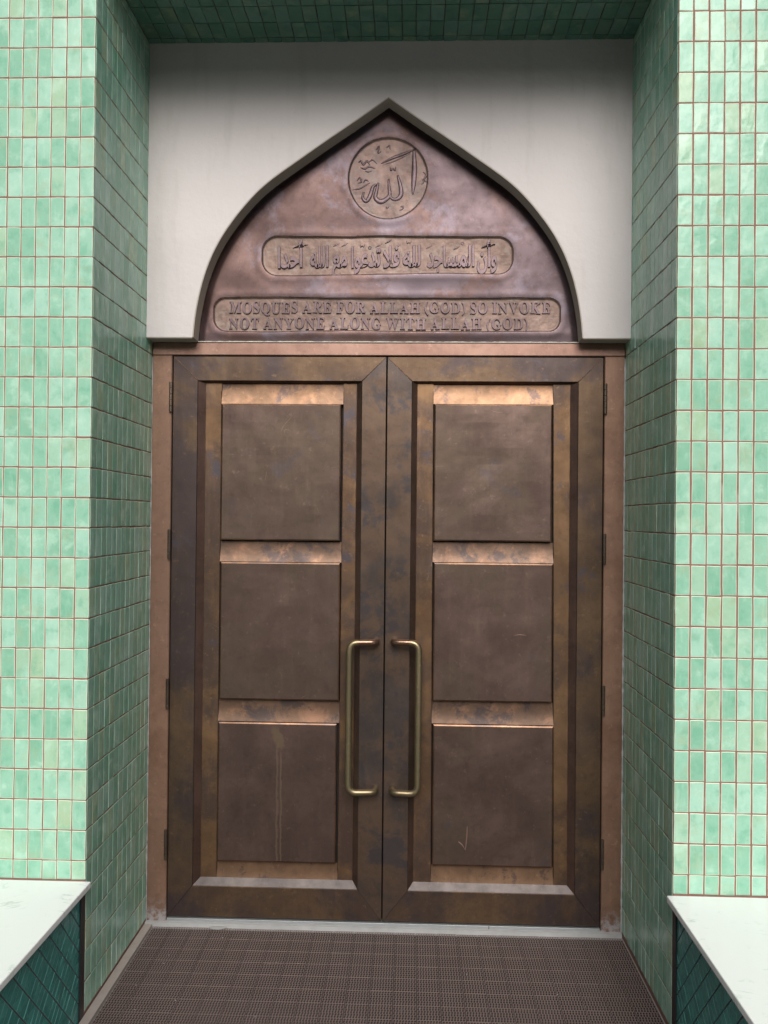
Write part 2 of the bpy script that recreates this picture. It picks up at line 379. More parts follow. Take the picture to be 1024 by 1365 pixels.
# ------------------------------------------------------------------ arched plaster panel
YP, YD = .556, .640
ARCH = [(.774, 2.366), (.7695, 2.440), (.754, 2.526), (.7355, 2.608), (.7045, 2.694), (.663, 2.774), (.618, 2.836), (.575, 2.891),
        (.530, 2.943), (.482, 2.986), (.425, 3.0285), (.365, 3.069), (.300, 3.116), (.230, 3.1645), (.157, 3.2125), (.080, 3.266), (0, 3.323)]
def dense(pts, k=3):
    P = [np.array(pts[0]) * 2 - np.array(pts[1])] + [np.array(p) for p in pts] + [np.array(pts[-1]) * 2 - np.array(pts[-2])]; out = []
    for i in range(1, len(P) - 2):
        for t in [q / k for q in range(k)]:
            a, b, c, d = P[i - 1:i + 3]; out.append(tuple(float(v) for v in .5 * (2 * b + (c - a) * t + (2 * a - 5 * b + 4 * c - d) * t * t + (3 * b - a - 3 * c + d) * t ** 3)))
    return out + [tuple(pts[-1])]
ARCH = [(x, z if i == 0 else z) for i, (x, z) in enumerate(ARCH)]
ARCH = [ARCH[0]] + [((ARCH[i - 1][0] + 2 * ARCH[i][0] + ARCH[i + 1][0]) / 4, (ARCH[i - 1][1] + 2 * ARCH[i][1] + ARCH[i + 1][1]) / 4) for i in range(1, len(ARCH) - 1)] + [ARCH[-1]]
ARCH = dense(ARCH)
arch = [(-x, z) for x, z in ARCH] + [(x, z) for x, z in reversed(ARCH[:-1])]        # left foot, apex, right foot
n = len(arch)
def arch_panel():
    bm = bmesh.new(); W, B, T = .9585, 2.366, D_TOP + .002
    half = arch[:n // 2 + 1]; h = n // 2
    outer = [(-W, B + (T - B) * i / (h // 2)) if i <= h // 2 else (-W + W * (i - h // 2) / (h - h // 2), T) for i in range(h + 1)]
    inner = half + [(-x, z) for x, z in reversed(half[:-1])]; outer = outer + [(-x, z) for x, z in reversed(outer[:-1])]
    vi = [[bm.verts.new((x, y, z)) for x, z in inner] for y in (YP, YD - .002)]; vo = [[bm.verts.new((x, y, z)) for x, z in outer] for y in (YP, YD - .002)]
    for i in range(2 * h):
        for k in (0, 1): bm.faces.new([vi[k][i], vi[k][i + 1], vo[k][i + 1], vo[k][i]])
        bm.faces.new([vi[0][i], vi[1][i], vi[1][i + 1], vi[0][i + 1]]); bm.faces.new([vo[0][i], vo[1][i], vo[1][i + 1], vo[0][i + 1]])
    for e in (0, -1): bm.faces.new([vi[0][e], vi[1][e], vo[1][e], vo[0][e]])
    bmesh.ops.recalc_face_normals(bm, faces=bm.faces[:])
    me = bpy.data.meshes.new('arch_panel'); bm.to_mesh(me); bm.free(); me.materials.append(M['plaster'])
    o = link('arch_panel', me)
    return tag(o, 'off-white plaster panel with a pointed arch cut out of it above the doors', 'wall panel')
ap = arch_panel()
def strip_along(off0, off1, y0, y1):
    """closed band that follows the arch; off = inward distance towards the opening"""
    pts = []
    c = Vector((0, 2.6))
    def inw(i, o):
        p = Vector(arch[i]); a = Vector(arch[max(i - 1, 0)]); b = Vector(arch[min(i + 1, n - 1)])
        tdir = (b - a).normalized(); nrm = Vector((tdir.y, -tdir.x))
        if i == n // 2: return Vector((p.x, p.y - o * 1.25))
        return p + nrm * o
    vs, fs = [], []
    for i in range(n):
        a, b = inw(i, off0), inw(i, off1)
        vs += [(a.x, y0, a.y), (b.x, y0, b.y), (b.x, y1, b.y), (a.x, y1, a.y)]
    for i in range(n - 1):
        for k in range(4):
            fs.append((i * 4 + k, (i + 1) * 4 + k, (i + 1) * 4 + (k + 1) % 4, i * 4 + (k + 1) % 4))
    fs += [(0, 1, 2, 3), tuple(reversed([(n - 1) * 4 + k for k in range(4)]))]
    return vs, fs
lining_o = part('arch_lining', *strip_along(.0005, .004, YP + .001, YD - .003), M['lining'], ap); lining_o['label'] = 'dark grey painted lining inside the pointed arch'
for sgn in (-1, 1):
    xs = sorted((sgn * .958, sgn * .7745))
    part('underside_board', *box(xs[0], xs[1], YP + .002, YD - .003, 2.3625, 2.3655), M['lining'], ap)

# ------------------------------------------------------------------ tympanum
ty = empty('tympanum', (0, .66, 2.364))
tag(ty, 'beaten violet-brown copper sheet with raised inscriptions filling the pointed arch', 'relief')
GX0, GX1, GZ0, GZ1, ST = -.79, .79, 2.362, 3.34, .003
nx = int((GX1 - GX0) / ST) + 1; nz = int((GZ1 - GZ0) / ST) + 1
X, Z = np.meshgrid(np.linspace(GX0, GX1, nx), np.linspace(GZ0, GZ1, nz))
ns = np.array([[noise.noise((x * 3.1, z * 3.9, 3.3)) + .5 * noise.noise((x * 8, z * 8, 7.7)) for x in np.linspace(GX0, GX1, nx)[::4]] for z in np.linspace(GZ0, GZ1, nz)[::4]])
def up(a, shp):
    zi = np.minimum(np.arange(shp[0]) / 4, a.shape[0] - 1.001); xi = np.minimum(np.arange(shp[1]) / 4, a.shape[1] - 1.001)
    z0, x0 = zi.astype(int), xi.astype(int); fz, fx = (zi - z0)[:, None], (xi - x0)[None]
    g = lambda i, j: a[np.ix_(i, j)]
    return g(z0, x0) * (1 - fz) * (1 - fx) + g(z0 + 1, x0) * fz * (1 - fx) + g(z0, x0 + 1) * (1 - fz) * fx + g(z0 + 1, x0 + 1) * fz * fx
NS = up(ns, X.shape)
nf = np.array([[noise.noise((x * 45, z * 45, 1.3)) + .6 * noise.noise((x * 95, z * 95, 4.1)) for x in np.linspace(GX0, GX1, nx)[::2]] for z in np.linspace(GZ0, GZ1, nz)[::2]])
nf = np.repeat(np.repeat(nf, 2, 0), 2, 1)[:nz, :nx]
wob = .0022 * up(np.roll(ns, 7, 1), X.shape)
def lozenge(cx, cz, hx, hz, cut, rnd):
    """signed distance (negative inside) of a bar with clipped, rounded ends"""
    ax, az = np.abs(X - cx), np.abs(Z - cz)
    qx, qz = ax - hx + rnd, az - hz + rnd
    d = np.hypot(np.maximum(qx, 0), np.maximum(qz, 0)) + np.minimum(np.maximum(qx, qz), 0) - rnd
    e = ((ax - hx) * .62 + (az - hz) * .78 + cut)
    return np.maximum(d, e) + wob * 2.4
d_med = np.hypot((X + .002), (Z - 3.038) * .98) - .163 + wob * .6
d1 = lozenge(-.002, 2.7205, .512, .079, .006, .062)
d2 = lozenge(-.005, 2.4805, .706, .069, .014, .050)
def sstep(v, a, b):
    t = np.clip((v - a) / (b - a), 0, 1); return t * t * (3 - 2 * t)
H = .0078 * NS + .010 * sstep(np.abs(X), .45, .80) * 0
for d, dep in ((d_med, .007), (d1, .009), (d2, .009)):
    H -= dep * sstep(-d, -.001, .0045)                 # sunk ground
    H += .0012 * np.exp(-((d - .014) / .016) ** 2)    # swollen lip round it
    H += .0008 * nf * sstep(-d, .002, .012)
# sheet turns back at the arch line
ad = np.full(X.shape, 9.0)
for i in range(n - 1):
    a, b = np.array(arch[i]), np.array(arch[i + 1]); ab = b - a; L2 = (ab ** 2).sum()
    t = np.clip(((X - a[0]) * ab[0] + (Z - a[1]) * ab[1]) / L2, 0, 1)
    ad = np.minimum(ad, np.hypot(X - a[0] - t * ab[0], Z - a[1] - t * ab[1]))
H -= .005 * sstep(-ad, -.030, -.002) + .004 * sstep(-(Z - GZ0), -.05, 0)
Y = .650 - H
def surf_y(x, z):
    return float(Y[min(max(int(round((z - GZ0) / (GZ1 - GZ0) * (nz - 1))), 0), nz - 1), min(max(int(round((x - GX0) / (GX1 - GX0) * (nx - 1))), 0), nx - 1)])
cellmax = lambda d: d[:-1, :-1]
halfw = np.interp(Z, [p[1] for p in ARCH], [p[0] for p in ARCH]) + .010
inside = (np.abs(X) < halfw)[:-1, :-1]
reg = np.where(cellmax(d_med) < .0, 1, np.where(cellmax(d1) < 0, 2, np.where(cellmax(d2) < 0, 3, 0))); reg = np.where(inside, reg, -1)
def grid_part(name, code, mat):
    idx = np.arange(nx * nz).reshape(nz, nx)
    msk = reg == code
    q = np.stack([idx[:-1, :-1][msk], idx[:-1, 1:][msk], idx[1:, 1:][msk], idx[1:, :-1][msk]], 1)
    used, inv = np.unique(q, return_inverse=True); inv = inv.reshape(q.shape)
    L = root_loc(ty)
    P = np.stack([X.ravel()[used] - L.x, Y.ravel()[used] - L.y, Z.ravel()[used] - L.z], 1)
    me = bpy.data.meshes.new(name); me.vertices.add(len(P)); me.vertices.foreach_set('co', P.ravel())
    me.loops.add(q.size); me.loops.foreach_set('vertex_index', inv.ravel().astype(np.int32))
    me.polygons.add(len(q)); me.polygons.foreach_set('loop_start', np.arange(0, q.size, 4, dtype=np.int32))
    me.update(calc_edges=True); me.polygons.foreach_set('use_smooth', [True] * len(q)); me.materials.append(mat)
    return link(name, me, ty)
grid_part('copper_sheet', 0, M['sheet'])
med = grid_part('medallion', 1, M['medal'])
ins1 = grid_part('inscription_panel', 2, M['inset']); ins1['label'] = 'upper inscription panel in Arabic script'
ins2 = grid_part('inscription_panel', 3, M['inset']); ins2['label'] = 'lower inscription panel in English capitals'
def glyphs(txt, ext=.03, bev=.012, offs=0.0):
    cu = bpy.data.curves.new('glyph', 'FONT'); cu.body = txt; cu.extrude = ext; cu.bevel_depth = bev; cu.bevel_resolution = 1; cu.resolution_u = 3; cu.offset = offs
    o = bpy.data.objects.new('glyph', cu); COL.objects.link(o); bpy.context.view_layer.update()
    me = bpy.data.meshes.new_from_object(o.evaluated_get(bpy.context.evaluated_depsgraph_get()))
    bpy.data.objects.remove(o); bpy.data.curves.remove(cu)
    co_ = np.empty(len(me.vertices) * 3); me.vertices.foreach_get('co', co_); co_ = co_.reshape(-1, 3)
    fs = [tuple(p.vertices) for p in me.polygons]; bpy.data.meshes.remove(me)
    return co_, fs
cache = {}
def latin(ch):
    if ch not in cache:
        s = chr(0x1D400 + ord(ch) - 65) if ch.isalpha() else ch
        cache[ch] = glyphs(s)
    return cache[ch]
def relief_text(line, x0, x1, zb, h):
    rng = random.Random(line); w_ = []
    for ch in line:
        if ch == ' ': w_.append(.26); continue
        c_, _ = latin(ch); w_.append(c_[:, 0].max() - c_[:, 0].min() + .10)
    k = (x1 - x0) / sum(w_); x = x0; s = h / .69
    for ch, wd in zip(line, w_):
        if ch != ' ':
            c_, fs = latin(ch); ce = (c_[:, 0].max() + c_[:, 0].min()) / 2
            a = R(rng.gauss(0, 1.6)); gx = (c_[:, 0] - ce) * k; gz = c_[:, 1] * s * rng.uniform(.95, 1.05)
            if not ch.isalpha(): gz = gz * .85 + .004
            px = x + wd * k / 2; pz = zb + rng.gauss(0, .0008)
            yy = surf_y(px, pz + h / 2)
            vx = px + gx * math.cos(a) - gz * math.sin(a); vz = pz + gx * math.sin(a) + gz * math.cos(a)
            vy = yy - .0020 - c_[:, 2] * .095
            part('letter', list(zip(vx, vy, vz)), fs, M['letter'], ins2)
        x += wd * k
relief_text('MOSQUES ARE FOR ALLAH (GOD) SO INVOKE', -.652, .664, 2.487, .045)
relief_text('NOT ANYONE ALONG WITH ALLAH (GOD)', -.652, .574, 2.422, .045)
# Arabic words in joined letter forms, written right to left; marks: (share of width, height, kind)
WORDS = [(.444, .362, '\uFEE5\uFE83\uFEED', [(.40, .9, 'f'), (.12, .85, 'w')]),
         (.352, .158, '\uFEA9\uFE9F\uFE8E\uFEB4\uFEE4\uFEDF\uFE8D', [(.05, .8, 'f'), (.25, .5, 'k'), (.42, 1, 'f'), (.62, .75, 'f'), (.75, 1, 'o')]),
         (.135, .060, '\uFEEA\uFEE0\uFEDF', [(.35, 1.05, 'w'), (.9, .1, 'k'), (.1, -.25, 'k')]),
         (.050, -.020, '\uFEFC\uFED3', [(.85, .85, 'f'), (.3, 1.1, 'f')]),
         (-.028, -.150, '\uFE8D\uFEED\uFECB\uFEAA\uFE97', [(.92, .9, 'f'), (.62, .8, 'o'), (.38, .9, 'w')]),
         (-.165, -.228, '\uFECA\uFEE3', [(.8, .95, 'f'), (.25, .95, 'f')]),
         (-.242, -.318, '\uFEEA\uFEE0\uFEDF\uFE8D', [(.45, 1.1, 'w'), (.12, -.2, 'k')]),
         (-.328, -.452, '\uFE8D\uFEAA\uFEA3\uFE83', [(.5, .8, 'f'), (.22, .95, 'f'), (.26, 1.1, 'f')])]
def slab_stroke(pts, rad, yf, V, F, seg=6):
    """tapered raised stroke: pts [(x,z,width factor)]"""
    b0 = len(V)
    for i, (x, z, wf) in enumerate(pts):
        a = Vector(pts[max(i - 1, 0)][:2]); b = Vector(pts[min(i + 1, len(pts) - 1)][:2]); t = (b - a).normalized(); nm = Vector((-t.y, t.x))
        for q in range(seg):
            an = math.pi * q / (seg - 1); p = Vector((x, z)) + nm * math.cos(an) * rad * wf
            V.append((p.x, yf(x, z) + .001 - math.sin(an) * min(rad * wf * .9, .0042), p.y))
    for i in range(len(pts) - 1):
        for q in range(seg - 1):
            a = b0 + i * seg + q; F.append((a, a + 1, a + seg + 1, a + seg))
    F.append(tuple(b0 + q for q in range(seg))); e = b0 + (len(pts) - 1) * seg; F.append(tuple(e + q for q in reversed(range(seg))))
for xr, xl, s, marks in WORDS:
    c_, fs = glyphs(s, .03, .018, .024)
    x0, x1 = c_[:, 0].min(), c_[:, 0].max(); wd = xr - xl
    vx = xl + (c_[:, 0] - x0) / (x1 - x0) * wd
    vz = 2.674 + c_[:, 1] * .113 + (c_[:, 0] - x0) / (x1 - x0) * .006
    yy = surf_y((xl + xr) / 2, 2.71)
    V = list(zip(vx, yy - .0022 - c_[:, 2] * .10, vz)); F = list(fs)
    for fx, fz, kd in marks:
        mx = xl + fx * wd; mz = 2.676 + .08 * fz
        if fz > .3: mz += .016
        mz = min(mz, 2.783); yf = lambda a, b: yy + .001
        if kd in 'fk': slab_stroke([(mx - .013, mz - .007, .6), (mx, mz, 1), (mx + .014, mz + .009, .5)], .0034, yf, V, F)
        elif kd == 'o': slab_stroke([(mx + .006 * math.cos(q), mz + .006 * math.sin(q), 1) for q in [k * .9 for k in range(8)]], .0022, yf, V, F)
        else: slab_stroke([(mx - .010, mz + .006, .7), (mx - .008, mz - .004, 1), (mx, mz + .001, .8), (mx + .003, mz - .005, 1), (mx + .009, mz + .007, .5)], .0026, yf, V, F)
    part('inscription_word', V, F, M['letter'], ins1)
def spline(pts, k=6):
    out = []
    P = [pts[0]] + pts + [pts[-1]]
    for i in range(1, len(P) - 2):
        for t in range(k):
            t /= k; a, b, c, d = (np.array(P[i + q], float) for q in (-1, 0, 1, 2))
            out.append(tuple(.5 * (2 * b + (c - a) * t + (2 * a - 5 * b + 4 * c - d) * t * t + (3 * b - a - 3 * c + d) * t ** 3)))
    return out + [tuple(map(float, P[-1]))]
def med_pt(u, v, wf=1.0): return (-.002 + (u - 505) / 150 * .163, 3.038 - (v - 330) / 152 * .166, wf)
STROKES = [([(601, 222, .6), (604, 290, 1.1), (601, 350, 1), (598, 388, .4)], .0085),
           ([(541, 318, .5), (552, 360, 1), (553, 392, 1.1), (535, 408, .9), (515, 400, .7), (510, 375, .8), (507, 332, .5)], .0075),
           ([(512, 372, .7), (508, 398, 1), (480, 416, 1.2), (458, 402, 1), (462, 375, .8), (468, 345, .5)], .0078),
           ([(462, 350, .5), (448, 362, .9), (438, 392, 1.1), (424, 414, 1), (410, 402, .8), (414, 380, .5)], .0070),
           ([(478, 272, .4), (520, 252, 1), (560, 238, 1.1), (606, 220, .5)], .0052),
           ([(482, 278, .3), (530, 262, .8), (588, 236, .4)], .0030),
           ([(512, 285, .5), (516, 298, 1), (523, 290, .7), (530, 298, 1), (533, 284, .5)], .0034),
           ([(458, 222, .5), (470, 208, 1), (466, 232, .8), (476, 228, .6)], .0032),
           ([(498, 214, .6), (508, 205, 1), (512, 220, .5)], .0032),
           ([(392, 268, .5), (402, 262, 1), (412, 276, 1), (424, 262, 1), (436, 278, .6)], .0036),
           ([(400, 286, .5), (416, 292, 1), (432, 284, 1), (456, 290, .5)], .0034),
           ([(430, 268, .5), (446, 258, 1), (462, 272, .5)], .0030),
           ([(418, 300, .5), (430, 304, 1), (444, 299, .5)], .0028),
           ([(368, 372, .4), (400, 366, 1), (436, 345, .5)], .0032),
           ([(388, 338, .5), (398, 326, 1), (404, 342, 1), (392, 346, .6)], .0030),
           ([(412, 346, .5), (420, 334, 1), (432, 340, .6)], .0030),
           ([(636, 306, .5), (648, 318, 1), (640, 334, 1), (650, 344, .6)], .0036),
           ([(632, 330, .5), (638, 344, 1), (630, 352, .5)], .0028),
           ([(552, 436, .6), (562, 434, 1), (560, 444, .8), (548, 450, .4)], .0034),
           ([(498, 434, .5), (503, 440, 1), (509, 434, .5)], .0028)]
for pts, rad in STROKES:
    V, F = [], []
    slab_stroke(spline([med_pt(*p) for p in pts]), rad * 1.25, lambda x, z: surf_y(x, z), V, F)
    part('calligraphy_stroke', V, F, M['letter'], med, smooth=True)
def bead(name, path, rad, mat, parent, seed=0, seg=6):
    rng = random.Random(seed); V, F = [], []
    for i, p in enumerate(path):
        p = Vector(p); a = Vector(path[max(i - 1, 0)]); b = Vector(path[min(i + 1, len(path) - 1)]); t = (b - a).normalized()
        s = t.cross(Vector((0, 1, 0))).normalized() if abs(t.y) < .9 else Vector((1, 0, 0)); q_ = t.cross(s)
        rr = rad * rng.uniform(.55, 1.4)
        for q in range(seg):
            an = 2 * math.pi * q / seg; V.append(p + (s * math.cos(an) + q_ * math.sin(an)) * rr)
    for i in range(len(path) - 1):
        for q in range(seg): F.append((i * seg + q, i * seg + (q + 1) % seg, (i + 1) * seg + (q + 1) % seg, (i + 1) * seg + q))
    return part(name, V, F, mat, parent, smooth=True)
bead('caulk_bead', [(x, .634, 2.3645) for x in np.linspace(-.772, .772, 120)], .0026, M['caulk'], ty, 3)
ac = []
for i in range(n - 1):
    for t in np.linspace(0, 1, 5)[:-1]: ac.append((arch[i][0] * .9955 * (1 - t) + arch[i + 1][0] * .9955 * t, .636, (arch[i][1] - .003) * (1 - t) + (arch[i + 1][1] - .003) * t))
bead('arch_edge_bead', ac, .0018, M['worn'], ty, 4)
part('backing', *box(-.79, .79, .672, .70, 2.30, 3.40), M['dark_gap'], ty)

# ------------------------------------------------------------------ door frame
LT, LB = 2.306, .026
fr = empty('door_frame', (0, .66, -.012))
tag(fr, 'plain pinkish copper door frame around both leaves', 'door frame')
for sgn in (-1, 1):
    xo, xi = sgn * .9575, sgn * .8765
    poly = [(min(xo, xi), -.010), (max(xo, xi), -.010), (max(xo, xi), 2.3095), (min(xo, xi), 2.3095)]
    prism('frame_post', poly, .636, .72, M['frame'], fr, .003)
    bead('caulk_bead', [(sgn * .9565, .634, z) for z in np.linspace(.0, 2.30, 150)], .0030 if sgn > 0 else .0018, M['caulk_white'], fr, 8 + sgn)
hd = prism('frame_head', [(-.9575, 2.310), (.9575, 2.310), (.9575, 2.3620), (-.9575, 2.3620)], .6355, .72, M['head'], fr, .003)
part('frame_backing', *box(-.90, .90, .722, .74, 0, 2.36), M['dark_gap'], fr)

# ------------------------------------------------------------------ door leaves
def panel_mesh(name, x0, x1, z0, z1, mat, parent, seed, yf=.647, yb=.672, bev=.0065):
    """raised metal panel: softly dished face, rolled edges"""
    rng = random.Random(seed); nx_, nz_ = 14, 16; V, F, MI = [], [], []
    xs = [x0 + bev + (x1 - x0 - 2 * bev) * i / nx_ for i in range(nx_ + 1)]; zs = [z0 + bev + (z1 - z0 - 2 * bev) * i / nz_ for i in range(nz_ + 1)]
    for j, z in enumerate(zs):
        for i, x in enumerate(xs):
            e = min(1, min(i, nx_ - i, j, nz_ - j) / 3)
            V.append((x, yf + (.0022 * noise.noise((x * 5, z * 5, seed)) + .001 * noise.noise((x * 12, z * 12, seed + 9))) * e + .0015 * (1 - e) * 0, z))
    for j in range(nz_):
        for i in range(nx_):
            a = j * (nx_ + 1) + i; F.append((a, a + 1, a + nx_ + 2, a + nx_ + 1)); MI.append(0)
    border = [i for i in range(nx_ + 1)] + [j * (nx_ + 1) + nx_ for j in range(1, nz_ + 1)] + [nz_ * (nx_ + 1) + i for i in range(nx_ - 1, -1, -1)] + [j * (nx_ + 1) for j in range(nz_ - 1, 0, -1)]
    b1 = len(V); cx, cz = (x0 + x1) / 2, (z0 + z1) / 2
    def outp(v, o, y):
        x, z = v[0], v[2]
        nx1 = x0 + bev - o if abs(x - xs[0]) < 1e-6 else (x1 - bev + o if abs(x - xs[-1]) < 1e-6 else x)
        nz1 = z0 + bev - o if abs(z - zs[0]) < 1e-6 else (z1 - bev + o if abs(z - zs[-1]) < 1e-6 else z)
        return (nx1 + rng.uniform(-.0003, .0003), y, nz1 + rng.uniform(-.0003, .0003))
    m_ = len(border)
    V += [outp(V[b], bev * .8, yf + .0025) for b in border]; V += [outp(V[b], bev, yb) for b in border]
    for i in range(m_):
        j = (i + 1) % m_
        F += [(border[i], b1 + i, b1 + j, border[j]), (b1 + i, b1 + m_ + i, b1 + m_ + j, b1 + j)]; MI += [1, 1]
    return part(name, V, F, [mat, M['worn']], parent, MI)
def fillet(pts, rad, k=7):
    out = [Vector(pts[0])]
    for i in range(1, len(pts) - 1):
        a, b, c = Vector(pts[i - 1]), Vector(pts[i]), Vector(pts[i + 1])
        r = min(rad, (a - b).length * .49, (c - b).length * .49); p, q = b + (a - b).normalized() * r, b + (c - b).normalized() * r
        for t in range(k + 1):
            t /= k; out.append(p * (1 - t) ** 2 + b * 2 * t * (1 - t) + q * t * t)
    return out + [Vector(pts[-1])]
def tube(pts, rad, seg=16):
    V, F = [], []; t0 = (pts[1] - pts[0]).normalized(); up_ = Vector((0, 0, 1)) if abs(t0.z) < .9 else Vector((1, 0, 0)); s = t0.cross(up_).normalized()
    for i, p in enumerate(pts):
        t = (pts[min(i + 1, len(pts) - 1)] - pts[max(i - 1, 0)]).normalized()
        s = (s - t * s.dot(t)).normalized(); q_ = t.cross(s)
        for q in range(seg):
            an = 2 * math.pi * q / seg; V.append(p + (s * math.cos(an) + q_ * math.sin(an)) * rad)
    for i in range(len(pts) - 1):
        for q in range(seg): F.append((i * seg + q, (i + 1) * seg + q, (i + 1) * seg + (q + 1) % seg, i * seg + (q + 1) % seg))
    F += [tuple(range(seg)), tuple(reversed(range(len(V) - seg, len(V))))]
    return V, F
YF = .641
def leaf(side):
    s = -1 if side == 'left' else 1
    root = empty('door_leaf', (s * .873, .66, LB))
    tag(root, {'left': 'left leaf of the copper double door, drip stain on its lowest panel',
               'right': 'right leaf of the copper double door, small check mark scratched into its lowest panel'}[side], 'door', 'leaves of the copper double door')
    if side == 'left':
        X0, X1, IX0, IX1, FX0, FX1 = -.8725, -.0010, -.7705, -.1000, -.7425, -.1210
        P = [(-.6745, -.1830, 1.556, 2.114), (-.6720, -.1810, .907, 1.468), (-.6740, -.1885, .249, .816)]
    else:
        X0, X1, IX0, IX1, FX0, FX1 = .0035, .8725, .1045, .7720, .1260, .7450
        P = [(.1945, .6715, 1.561, 2.117), (.1975, .6790, .914, 1.4745), (.2005, .6860, .252, .821)]
    IZ0, IZ1, FZ0, FZ1 = .150, 2.207, .179, 2.199
    g = .0006
    prism('rail', [(X0 + g, LT), (IX0, IZ1), (IX1, IZ1), (X1 - g, LT)], YF, .70, M['stile'], root)
    prism('rail', [(X0 + g, LB), (X1 - g, LB), (IX1, IZ0), (IX0, IZ0)], YF, .70, M['stile'], root)
    prism('stile', [(X0, LB + g), (IX0 - g, IZ0), (IX0 - g, IZ1), (X0, LT - g)], YF, .70, M['stile' if side == 'left' else 'stile_dark'], root)
    prism('stile', [(X1, LB + g), (X1, LT - g), (IX1 + g, IZ1), (IX1 + g, IZ0)], YF, .70, M['stile' if side == 'right' else 'stile_dark'], root)
    for xa, xb_ in ((X0, IX0), (X1, IX1)):
        bead('mitre_seam', [(xa + (xb_ - xa) * t, YF + .0002, LT + (IZ1 - LT) * t) for t in np.linspace(.04, .98, 12)], .0012, M['worn'], root, 5, 5)
    yb = .661; ya = YF + .004
    def quad(name, a, b, c, d, mat, th=.002):
        vs = [a, b, c, d] + [(x, y + th, z) for x, y, z in (a, b, c, d)]
        part(name, vs, [(0, 1, 2, 3), (7, 6, 5, 4), (0, 4, 5, 1), (1, 5, 6, 2), (2, 6, 7, 3), (3, 7, 4, 0)], mat, root)
    quad('bevel_strip', (IX0, ya, IZ0), (FX0, yb, FZ0), (FX0, yb, FZ1), (IX0, ya, IZ1), M['bevel'])
    quad('bevel_strip', (FX1, yb, FZ0), (IX1, ya, IZ0), (IX1, ya, IZ1), (FX1, yb, FZ1), M['bevel'])
    quad('bevel_strip', (IX0, ya, IZ0), (IX1, ya, IZ0), (FX1, yb, FZ0), (FX0, yb, FZ0), M['bevel_low'])
    quad('bevel_strip', (FX0, yb, FZ1), (FX1, yb, FZ1), (IX1, ya, IZ1), (IX0, ya, IZ1), M['bevel'])
    px0, px1 = max(p[0] for p in P) - .004, min(p[1] for p in P) + .004
    gp = .0022
    def line(k, off):       # straight line through top of the first and foot of the last panel
        za, zb_ = P[0][3], P[2][2]; xa, xc = P[0][k], P[2][k]
        ext = [xa + (xc - xa) * (za - (p[2] + p[3]) / 2) / (za - zb_) - p[k] for p in P]
        sh = (max(-e for e in ext) if k else -max(e for e in ext))
        return lambda z: xa + (xc - xa) * (za - z) / (za - zb_) + sh + off
    px0, px1 = line(0, -gp), line(1, gp)
    def bend(name, x0, x1, z0, z1, ytop, ybot, mat, nzs=8, curve=.0):
        nxs = 16; V, F = [], []; fa = x0 if callable(x0) else (lambda z: x0); fb = x1 if callable(x1) else (lambda z: x1)
        for j in range(nzs + 1):
            t = j / nzs; z = z0 + (z1 - z0) * t
            for i in range(nxs + 1):
                x = fa(z) + (fb(z) - fa(z)) * i / nxs
                V.append((x, ytop - (ytop - ybot) * (1 - t) ** 2.2 + .0012 * noise.noise((x * 9, z * 14, 2.2)), z))
        for j in range(nzs):
            for i in range(nxs):
                a = j * (nxs + 1) + i; F.append((a, a + 1, a + nxs + 2, a + nxs + 1))
        part(name, V, F, mat, root, smooth=True)
    bend('field_strip', FX0, px0, FZ0, FZ1, yb, yb, M['field'], 40)
    bend('field_strip', px1, FX1, FZ0, FZ1, yb, yb, M['field'], 40)
    for fn, sg in ((px0, -1), (px1, 1)):
        bead('edge_lip', [(fn(z) + sg * .001, yb - .0006, z) for z in np.linspace(FZ0 + .03, FZ1 - .03, 90)], .0013, M['worn'], root, 6, 5)
    bead('edge_lip', [(FX0, yb - .0004, z) for z in np.linspace(FZ0, FZ1, 90)], .0013, M['worn'], root, 7, 5)
    bead('edge_lip', [(FX1, yb - .0004, z) for z in np.linspace(FZ0, FZ1, 90)], .0013, M['worn'], root, 9, 5)
    bend('cross_strip', px0, px1, P[0][3] + .001, FZ1, .668, .658, M['rail_top'])
    bend('cross_strip', px0, px1, P[1][3] + .001, P[0][2] - .003, .668, .657, M['rail'])
    bend('cross_strip', px0, px1, P[2][3] + .001, P[1][2] - .003, .668, .657, M['rail'])
    bend('cross_strip', px0, px1, FZ0, P[2][2] - .003, .668, .661, M['rail_dull'])
    part('backing', *box(X0 + .01, X1 - .01, .682, .699, LB + .01, LT - .01), M['dark_gap'], root)
    for i, (a, b, c, d) in enumerate(P):
        o = panel_mesh('panel', a, b, c, d, M['panel_stained'] if (side == 'left' and i == 2) else M['panel'], root, 40 + i + (10 if s > 0 else 0))
        if side == 'left' and i == 2: o['label'] = 'lowest panel with pale drip stain'
    # pull handle
    xm, xb, zt, zb = (-.030, -.136, 1.156, .560) if side == 'left' else (.040, .140, 1.158, .560)
    pts = fillet([(xm, YF - .002, zt), (xm, YF - .052, zt), (xb, YF - .062, zt), (xb, YF - .062, zb), (xm, YF - .052, zb), (xm, YF - .002, zb)], .036)
    V, F = tube(pts, .0132)
    top = [1 if (min(abs(v.z - zt), 9) < .02 and abs(v.x - xb) > .03) else 0 for v in V]
    mi = [1 if all(top[i] for i in f) else 0 for f in F]
    h = part('handle', V, F, [M['handle'], M['handle_end']], root, mi, True)
    for zz in (zt, zb):
        V, F = tube([Vector((xm, YF - .006, zz)), Vector((xm, YF + .001, zz))], .0165); part('mounting_ring', V, F, M['hinge'], h)
    # hinges
    xh = s * .8785
    for z in (2.138, 1.537, .930, .318):
        V, F = [], []
        for k in range(5):
            v, f = tube([Vector((xh, .6285, z - .060 + k * .0245)), Vector((xh, .6285, z - .0372 + k * .0245))], .0068, 10)
            F += [tuple(i + len(V) for i in q) for q in f]; V += v
        hg = part('hinge', V, F, M['hinge'], root)
